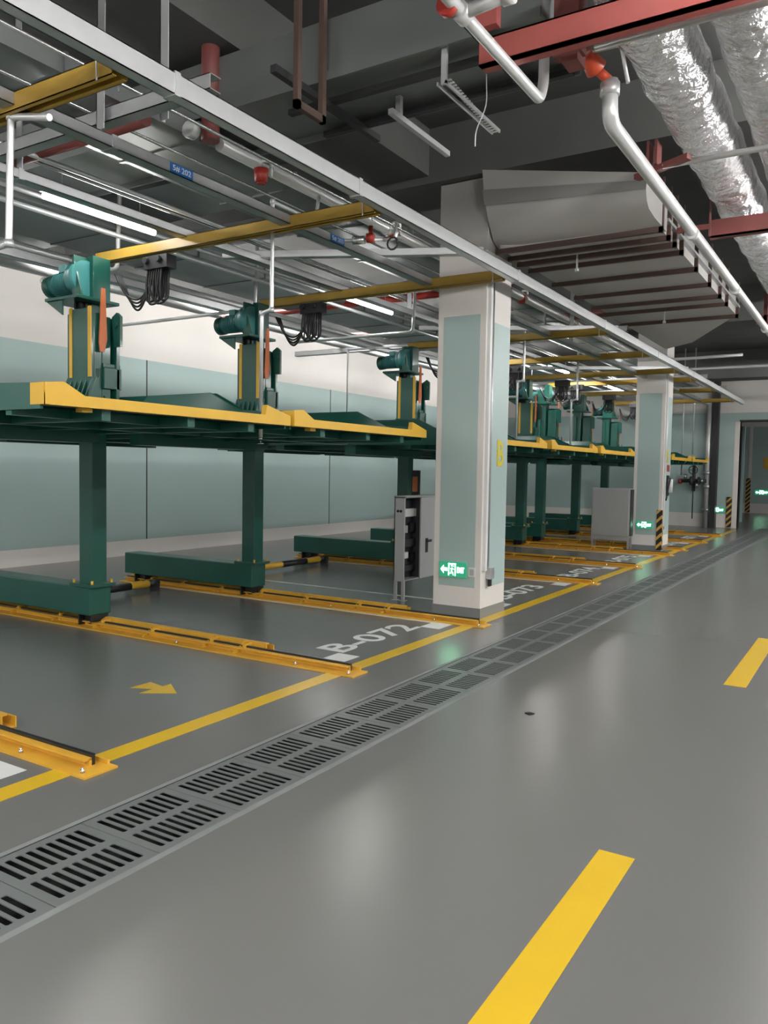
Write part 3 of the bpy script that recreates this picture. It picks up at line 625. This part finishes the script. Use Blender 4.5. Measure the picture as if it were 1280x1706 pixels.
for q in ([(-4.66, 25.9, 1.42), (-4.56, 25.9, 1.42)], [(-5.08, 25.85, 1.48), (-5.08, 25.85, 1.62)], [(-4.74, 25.85, 1.2), (-4.74, 25.85, 1.36)]):
    b = MB(); b.tube(q, .05, 12); b.build('gauge', chrome, t)
b = MB(); b.box(-6.1, -4.0, 26.08, 26.19, .02, .03); 

# ------------------------------------------------------------------ ducts
def duct(name, b, mt, label, cat='air duct'): return tag(b.build(name, mt, bevel=0), label, cat)
# duct along the lane with elbow, beside the columns
t = thing('air_duct', (-2.73, 10.5, 4.0), 'wide pale rectangular air duct with a curved end above the nearer column', 'air duct')
b = MB(); b.box(-3.55, -1.9, 8.0, 12.9, 3.98, 4.26)
b.build('duct_body', duct_l, t)
b = MB()
Lp = [(7.62, 4.70), (7.66, 4.52), (7.72, 4.36), (7.83, 4.18), (7.93, 4.06), (8.06, 4.0), (8.2, 3.98)]
Rp = [(7.42, 4.30), (7.38, 4.22), (7.36, 4.13), (7.40, 4.05), (7.48, 4.0), (7.7, 3.98), (8.2, 3.98)]
A = [(-3.6, y_, z_) for y_, z_ in Lp]; B = [(-1.87, y_, z_) for y_, z_ in Rp]
b.loft(A, B)
b.v += [(-1.87, y_, z_) for y_, z_ in Rp]+[(-1.87, 8.2, 4.28), (-1.87, 7.5, 4.32)]; n0 = len(b.v)-9
b.f.append(list(range(n0, n0+9))); b.sm.append(False); b.mi.append(0)
b.v += [(-3.6, y_, z_) for y_, z_ in Lp]+[(-3.6, 8.2, 4.7)]; n0 = len(b.v)-8
b.f.append(list(range(n0, n0+8))[::-1]); b.sm.append(False); b.mi.append(0)
b.build('elbow', duct_l, t)
b = MB()
b.loft([(-3.6, 7.63, 4.5), (-3.6, 7.69, 4.36)], [(-1.87, 7.37, 4.22), (-1.87, 7.345, 4.13)]); b.build('elbow_seam', mat('grey_tape', (.24, .23, .22), .6), t)
b = MB(); b.prism([(-3.55, 12.9), (-1.9, 12.9), (-2.95, 15.2), (-3.55, 15.8)], 'z', 3.98, 4.26); b.build('tapered_end', duct_l, t)
for k, yy in enumerate((8.02, 8.34, 8.62, 8.95, 9.75, 10.6, 11.35, 11.9, 12.85)):
    b = MB(); wd = .035 if k % 2 else .05
    b.box(-3.6, -1.86, yy-wd/2, yy+wd/2, 3.93, 3.98)
    b.tube([(-1.87, yy, 3.92), (-1.87, yy, 4.45)], .012, 6).box(-1.9, -1.86, yy-wd/2, yy+wd/2, 3.93, 4.3)
    if k in (0, 1, 5):
        for j in range(12): b.tube([(-3.45+j*.13, yy-wd/2-.002, 3.955), (-3.45+j*.13, yy-wd/2-.014, 3.955)], .008, 6)
    b.build('support_bar', brown, t)
b = MB(); b.box(-1.9, -1.85, 8.2, 12.9, 4.08, 4.11).box(-1.9, -1.85, 8.2, 12.9, 4.24, 4.29); b.build('edge_flange', galv, t)
# cross ducts near camera
b = MB(); b.box(-9.5, -1.82, 4.62, 5.35, 4.33, 4.72); b.box(-9.5, -1.82, 4.60, 4.62, 4.30, 4.36).box(-9.5, -1.82, 5.35, 5.37, 4.28, 4.35)
t = tag(b.build('air_duct', duct_m), 'flat galvanised air duct crossing the ceiling near the camera', 'air duct')
b = MB()
for yy in (4.85, 5.3): b.box(-3.9, -1.85, yy-.025, yy+.025, 4.26, 4.30)
b.box(-3.55, -3.5, 4.2, 5.5, 4.22, 4.27).box(-2.2, -2.15, 4.2, 5.5, 4.22, 4.27)
tag(b.build('support_frame', dark), 'dark steel angle frame under the flat crossing duct', 'support frame')
b = MB(); b.box(-9.5, -5.6, 5.7, 6.6, 4.4, 4.8); tag(b.build('air_duct', duct_m), 'galvanised duct crossing over the second bay behind the flat duct', 'air duct')
b = MB(); b.box(-5.5, -4.62, 1.0, 25, 4.14, 4.27)
for k in range(20): b.box(-5.52, -4.6, 1.0+k*1.2, 1.03+k*1.2, 4.13, 4.28)
tag(b.build('air_duct', duct_m), 'long galvanised duct running above the plate channel over the bays', 'air duct')
b = MB(); b.box(-8.1, -7.0, 1.0, 25, 4.1, 4.27)
for k in range(20): b.box(-8.12, -6.98, 1.0+k*1.2, 1.03+k*1.2, 4.09, 4.28)
tag(b.build('air_duct', duct_m), 'long galvanised duct running above the gearmotors', 'air duct')
# U shaped hanger frame
b = MB(); b.box(-3.42, -3.38, 4.28, 4.32, 4.0, ZC).box(-3.42, -3.38, 4.56, 4.6, 4.0, ZC).box(-3.42, -3.38, 4.28, 4.6, 4.0, 4.05)
tag(b.build('ceiling_bracket', brown), 'dark brown U shaped hanger frame above the long channel', 'hanger')
b = MB(); b.box(-3.12, -3.08, 5.0, 5.9, 4.16, 4.2).box(-3.12, -3.08, 5.1, 5.14, 4.2, 4.34); tag(b.build('bracket_bar', galv), 'short galvanised bar under the duct left of the punched strap', 'bracket')
# punched strap
b = MB(); P0, P1 = Vector((-2.45, 4.64, 4.1)), Vector((-2.5, 5.5, 4.08))
for k in range(22):
    a = P0.lerp(P1, k/22); c = P0.lerp(P1, (k+.55)/22); b.box(a.x-.022, a.x+.022, a.y, c.y, a.z-.002, a.z+.002)
b.box(-2.472, -2.46, 4.64, 5.5, 4.078, 4.1).box(-2.53, -2.518, 4.64, 5.5, 4.078, 4.1).box(-2.5, -2.46, 4.64, 4.66, 4.08, 4.34)
tag(b.build('punched_strap', galv_l), 'punched metal strap hanging under the flat duct', 'strap')
pipe([(-2.35, 5.0, 4.34), (-2.34, 5.0, 4.05), (-2.42, 5.0, 3.9), (-2.42, 5.0, 3.8)], .004, plate_w, 'thin pale wire dangling beside the punched strap', name='wire', cat='wire')
# concrete-grey drop panel (smoke curtain) behind the flat duct is the cross beam; foil ducts
def foil_duct(x, z, r, y0, y1, label, dz=0.0):
    b = MB(); n = 72; pts = []; ring = 40
    base = len(b.v)
    L = int((y1-y0)/.07)
    for i in range(L+1):
        yy = y0+(y1-y0)*i/L
        rr = r*(1+.035*math.sin(yy*8.3+x)+.02*math.sin(yy*21+x*3))
        if (i % 17) in (0,): rr *= .93
        for j in range(ring):
            a = 2*math.pi*j/ring; q = rr*(1+.02*math.sin(3*a+yy*6)+.012*random.uniform(-1, 1))
            b.v.append((x+q*math.cos(a), yy, z+q*math.sin(a)))
    for i in range(L):
        for j in range(ring):
            b.f.append([base+i*ring+j, base+i*ring+(j+1) % ring, base+(i+1)*ring+(j+1) % ring, base+(i+1)*ring+j][::-1]); b.sm.append(True); b.mi.append(0)
    b.f.append(list(range(base, base+ring))); b.sm.append(False); b.mi.append(0)
    b.f.append(list(range(base+L*ring, base+(L+1)*ring))[::-1]); b.sm.append(False); b.mi.append(0)
    return tag(b.build('foil_duct', foil), label, 'insulated duct')
foil_duct(-1.27, 4.31, .215, 2.0, 20, 'left of the two big foil wrapped ducts at the top right')
foil_duct(-.73, 4.32, .23, 2.0, 20, 'right of the two big foil wrapped ducts at the top right')
# sprinkler pipes over the lane
def valve(b, x, yy, z, r=.05): b.tube([(x, yy-.03, z), (x, yy+.03, z)], r, 12)
b = MB(); b.tube(bend([(-1.88, 2.2, 3.9), (-1.88, 3.9, 3.9), (-1.88, 4.78, 3.9), (-1.88, 4.84, 4.02), (-1.88, 4.84, 4.25)], .05), .033, 14)
b.tube([(-1.88, 2.5, 3.9), (-1.88, 2.5, ZC-.01)], .008, 6).tube([(-1.88, 3.7, 3.9), (-1.62, 3.7, 3.92)], .033, 12).tube([(-1.88, 3.66, 3.9), (-1.88, 3.74, 3.9)], .048, 14).tube([(-1.66, 3.7, 3.917), (-1.60, 3.7, 3.917)], .045, 12)
b.slot(1).tube([(-1.91, 3.58, 3.9), (-1.91, 3.62, 3.9)], .055, 12)
tag(b.build('sprinkler_main', [pipe_w, red]), 'silver pipe with a hooked end left of the red beam at the top', 'pipe')
b = MB(); b.tube(bend([(-1.57, 5.2, 4.12), (-1.57, 5.22, 3.86), (-1.56, 24, 3.86)], .1), .05, 16)
for yy in (7.9, 10.5, 13.5): b.tube([(-1.57, yy-.04, 3.845), (-1.57, yy+.04, 3.845)], .06, 14)
b.tube([(-1.57, 5.2, 4.02), (-1.57, 5.2, 4.1)], .062, 14)
tag(b.build('sprinkler_main', pipe_w), 'long white pipe bending down and running between the pale duct and the foil ducts', 'pipe')
b = MB(); b.tube([(-1.67, 5.0, 4.22), (-1.63, 5.1, 4.16)], .045, 14, r2=.07).tube([(-1.63, 5.1, 4.16), (-1.57, 5.2, 4.11)], .03, 10).tube([(-1.72, 5.0, 4.24), (-1.67, 5.0, 4.24)], .02, 8)
tag(b.build('pipe_coupling', mat('orange_coupling', (0.75, 0.10, 0.04), .4)), 'bright orange red coupling above the bend of the long white pipe', 'pipe fitting')
b = MB(); b.box(-1.78, -1.6, 4.72, 4.8, 4.1, ZC).box(-1.72, -1.62, 4.7, 4.85, 4.05, 4.6); tag(b.build('hanger_post', redbrown), 'dark red hanger post above the orange coupling', 'hanger')
b = MB(); b.box(-2.05, 1.5, 4.26, 4.30, 3.92, 4.07).box(-2.05, 1.5, 4.26, 4.36, 3.92, 3.93).box(-2.05, 1.5, 4.26, 4.36, 4.06, 4.07).box(-2.05, -1.92, 4.2, 4.26, 4.1, 4.35)
tag(b.build('support_beam', red_lit), 'red steel support beam at the top of the picture', 'support beam')
b = MB(); b.box(-1.48, 1.5, 8.3, 8.34, 3.9, 4.06).box(-1.5, 1.5, 8.3, 8.42, 3.9, 3.91).box(-1.5, -1.49, 8.3, 8.36, 3.9, ZC).box(-1.8, -1.5, 8.3, 8.33, 3.98, 4.03)
tag(b.build('support_beam', redbrown), 'dark red support beam under the foil ducts at the right edge', 'support beam')
b = MB(); b.box(-1.7, 1.5, 13.5, 13.54, 3.92, 4.06).box(-1.6, -1.55, 13.5, 13.56, 3.93, ZC); tag(b.build('support_beam', redbrown), 'farther dark red support beam beside the white pipe', 'support beam')
pipe([(-1.45, 4.5, 3.98), (.8, 4.5, 3.98), (.8, 4.5, ZC-.01)], .022, pipe_w, 'upper thin silver pipe crossing under the foil ducts')
t_ = pipe([(-1.5, 6.38, 3.95), (.8, 6.38, 3.95), (.8, 6.38, ZC-.01)], .022, pipe_w, 'lower thin silver pipe crossing under the foil ducts')
b = MB(); b.prism([(-1.75, 6.5), (-1.3, 6.25), (-1.28, 6.31), (-1.72, 6.56)], 'z', 3.93, 3.97).box(-1.62, -1.6, 6.35, 6.5, 3.97, 4.15).box(-1.56, -1.54, 6.35, 6.5, 3.97, 4.15)
tag(b.build('pipe_bracket', redbrown), 'red steel bracket where the thin pipe meets the long white pipe', 'bracket')
pipe([(-1.75, 5.0, 4.22), (-1.45, 5.0, 4.22), (-1.4, 5.0, 3.98)], .012, pipe_w, 'short thin silver pipe left of the foil ducts', rr=.03)
# far pipe and lights at back
pipe([(-3.8, 17.4, 4.0), (-3.4, 17.4, 4.0), (-2.4, 17.3, 4.0)], .03, pipe_w, 'short pale pipe beside the head of the farther column')
pipe([(-6, 22.0, 4.35), (3, 22.0, 4.35)], .04, pipe_w, 'thin grey pipe crossing before the back wall')
b = MB(); b.box(-4.4, XR-.2, 23.5, 24.3, 4.25, 4.6); tag(b.build('air_duct', concrete), 'dark duct crossing the lane before the back wall', 'air duct')
# small hanging fittings under the pale duct
for x, yy, lab in ((-2.9, 8.6, 'small pale sprinkler head under the pale duct near the column'), (-2.75, 12.1, 'small pale sprinkler head under the far end of the pale duct')):
    b = MB(); b.tube([(x, yy, 3.82), (x, yy, 3.98)], .012, 8).tube([(x, yy, 3.8), (x, yy, 3.83)], .022, 10); tag(b.build('sprinkler', plastic_w), lab, 'sprinkler')

# ------------------------------------------------------------------ lamps
def batten(x, y0, y1, z, mt, label, group=None, r=.026):
    t = thing('batten_lamp', (x, (y0+y1)/2, z), label, 'ceiling lamp', group)
    b = MB(); b.box(x-.03, x+.03, y0, y1, z+.03, z+.08); zr = z+.3 if x == -6.08 else ZC; b.tube([(x, y0+.2, z+.08), (x, y0+.2, zr)], .004, 6).tube([(x, y1-.2, z+.08), (x, y1-.2, zr)], .004, 6); b.build('housing', plastic_w, t)
    b = MB(); b.tube([(x, y0+.02, z), (x, y1-.02, z)], r, 12); b.build('tube', mt, t)
    return t
for y0, lab in ((4.26, 'lit tube lamp over the nearest bay at the upper left'), (8.7, 'brightest lit tube lamp, between the second and third lifts'), (12.9, 'lit tube lamp above the bays behind the nearer column'), (16.4, 'small far lit tube lamp right of the nearer column'), (20.8, 'farthest lit tube lamp over the bays')):
    batten(-6.08, y0, y0+1.25, 3.86, tube_d if y0 < 14 else tube_m, lab)
for y0 in (0.5, 3.5, 6.0, 9.5, 12.0, 15.0, 18.5, 21.5):  # hidden row added to brighten the left wall
    batten(-9.3, y0, y0+1.3, 4.6, tube_w, 'unseen fill tube added between the long duct and the left wall', 'added fill tubes beside the left wall', r=.05)
for y0 in (-7, -3.5, 0, 3.2, 6.2, 9.5, 13.0, 15.5, 18.5, 21.5):
    for x, zl in ((.2, 4.95), (.08, 3.82), (6.0, 4.6)):  # all rows out of view; the outermost one is added fill
        batten(x, y0, y0+1.3, zl, tube_l, 'lit tube lamp of the unseen lane rows and added fill row', 'tube lamps over the driving lane', r=.06)
for x, y0 in ((-5.5, -7), (-5.5, -3.5), (-2.2, -5.5), (-2.2, -2.6), (-8.5, -3.5)):  # extra lamps added to light the faces turned to the camera
    batten(x, y0, y0+1.3, 3.9, tube_b, 'added fill tube behind the camera', 'added fill tubes behind the camera', r=.06)
for y0 in (30.0, 33.5):
    batten(-1.0, y0, y0+1.3, 3.9, tube_l, 'lit tube lamp beyond the wide opening', 'tube lamps beyond the opening')

# ------------------------------------------------------------------ cabinets
def cabinet(x0, x1, y0, y1, z0, z1, label, is_open):
    t = thing('control_cabinet', ((x0+x1)/2, (y0+y1)/2, 0), label, 'cabinet')
    b = MB(); th = .012
    if is_open:
        b.box(x0, x1, y1-th, y1, z0, z1).box(x0, x0+th, y0, y1, z0, z1).box(x1-th, x1, y0, y1, z0, z1).box(x0, x1, y0, y1, z1-th, z1).box(x0, x1, y0, y1, z0, z0+th)
        b.box(x0-.01, x1+.01, y0-.01, y1+.01, z1, z1+.012)
    else: b.box(x0, x1, y0, y1, z0, z1)
    b.build('body', cab_m, t, bevel=.003)
    for x in (x0+.02, x1-.02):
        for yy in (y0+.02, y1-.02):
            b = MB(); b.box(x-.018, x+.018, yy-.018, yy+.018, 0, z0).box(x-.04, x+.04, yy-.04, yy+.04, 0, .008); b.build('leg', galv, t)
    return t
# open cabinet beside the nearer column: the open side faces the lane side (+x)
OX0, OX1, OY0, OY1 = -5.0, -4.88, 8.36, 9.5
t = thing('control_cabinet', (-4.94, 8.9, 0), 'open grey control cabinet on legs left of the nearer column', 'cabinet')
z0, z1 = .24, 1.27
b = MB(); th = .012; OX0 = -5.03
b.box(OX0, OX0+th, OY0, OY1, z0, z1).box(OX0, OX1, OY1-th, OY1, z0, z1).box(OX0, OX1, OY0, OY1, z1-th, z1).box(OX0, OX1, OY0, OY1, z0, z0+th).box(OX0, OX1+.02, OY0-.01, OY1+.01, z1, z1+.014)
b.box(OX0, OX1, OY0, OY0+th, z0, z1)
b.build('body', cab_m, t)
b = MB(); b.box(OX0+.014, OX0+.02, OY0+.014, OY1-.014, z0+.014, z1-.014).box(OX0+.02, OX1-.03, OY0+.42, OY0+.43, z0+.014, z1-.014); b.build('mounting_plate', cab_in, t)
for k, (yy, zz, w_, h_, mt) in enumerate(((.08, .78, .4, .1, plastic_w), (.1, .58, .12, .09, cab_m), (.28, .58, .2, .12, black), (.08, .4, .44, .1, dark), (.1, .26, .14, .08, plastic_w), (.32, .22, .2, .1, black), (.08, .1, .44, .07, dark))):
    b = MB(); b.box(OX0+.02, OX0+.07, OY0+yy, OY0+yy+w_, z0+zz, z0+zz+h_); b.build('switchgear', mt, t, bevel=.004)
b = MB(); b.box(OX1, OX1+.018, OY0+.37, OY1, z0, z1-.01); d_ = b.build('door', cab_m, t, bevel=.002)
b = MB(); b.box(OX1+.018, OX1+.03, OY0+.5, OY0+.55, .56, .74).box(OX1+.03, OX1+.045, OY0+.5, OY0+.62, .69, .72); b.build('handle', black, d_)
b = MB(); b.box(OX1-.12, OX1+.01, OY0-.03, OY0-.012, z0, z1-.01).box(OX1-.0, OX1+.012, OY0-.034, OY0-.008, z0, z1-.01); d_ = b.build('door', cab_m, t, bevel=.002)
for k in (.03, .09):
    b = MB(); b.tube([(OX1-.1+k*.7, OY0-.03, 1.1), (OX1-.1+k*.7, OY0-.04, 1.1)], .017, 12); b.build('button', black, d_)
for x in (OX0+.02, OX1-.02):
    for yy in (OY0+.02, OY1-.02):
        b = MB(); b.box(x-.018, x+.018, yy-.018, yy+.018, 0.005, z0).box(x-.04, x+.04, yy-.04, yy+.04, 0, .006); b.build('leg', galv, t)
b = MB(); b.box(-6.33, -6.2, 11.04, 11.09, 1.2, 1.6).slot(1).box(-6.31, -6.22, 11.03, 11.04, 1.26, 1.5)
tag(b.build('warning_label', [black, orange]), 'black and orange warning plate above the open cabinet', 'sign')
t = cabinet(-5.17, -4.37, 16.75, 17.0, .27, 1.29, 'closed pale grey cabinet on legs left of the farther column', False)
b = MB(); b.box(-5.15, -4.39, 16.735, 16.75, .30, 1.27); b.build('back_panel', cab_m, t, bevel=.003)
b = MB(); b.box(-4.37, -4.35, 16.77, 16.98, .3, 1.27); b.build('door', dark, t)
b = MB(); b.box(-5.15, -4.39, 16.76, 16.79, .2, .27); b.build('crossbar', galv, t)
# posters on the far wall
b = MB(); b.box(-4.2, -3.75, YF-.02, YF-.002, 1.9, 2.4); tag(b.build('wall_emblem', steel_yellow), 'small round-cornered amber sign on the farthest wall', 'sign')
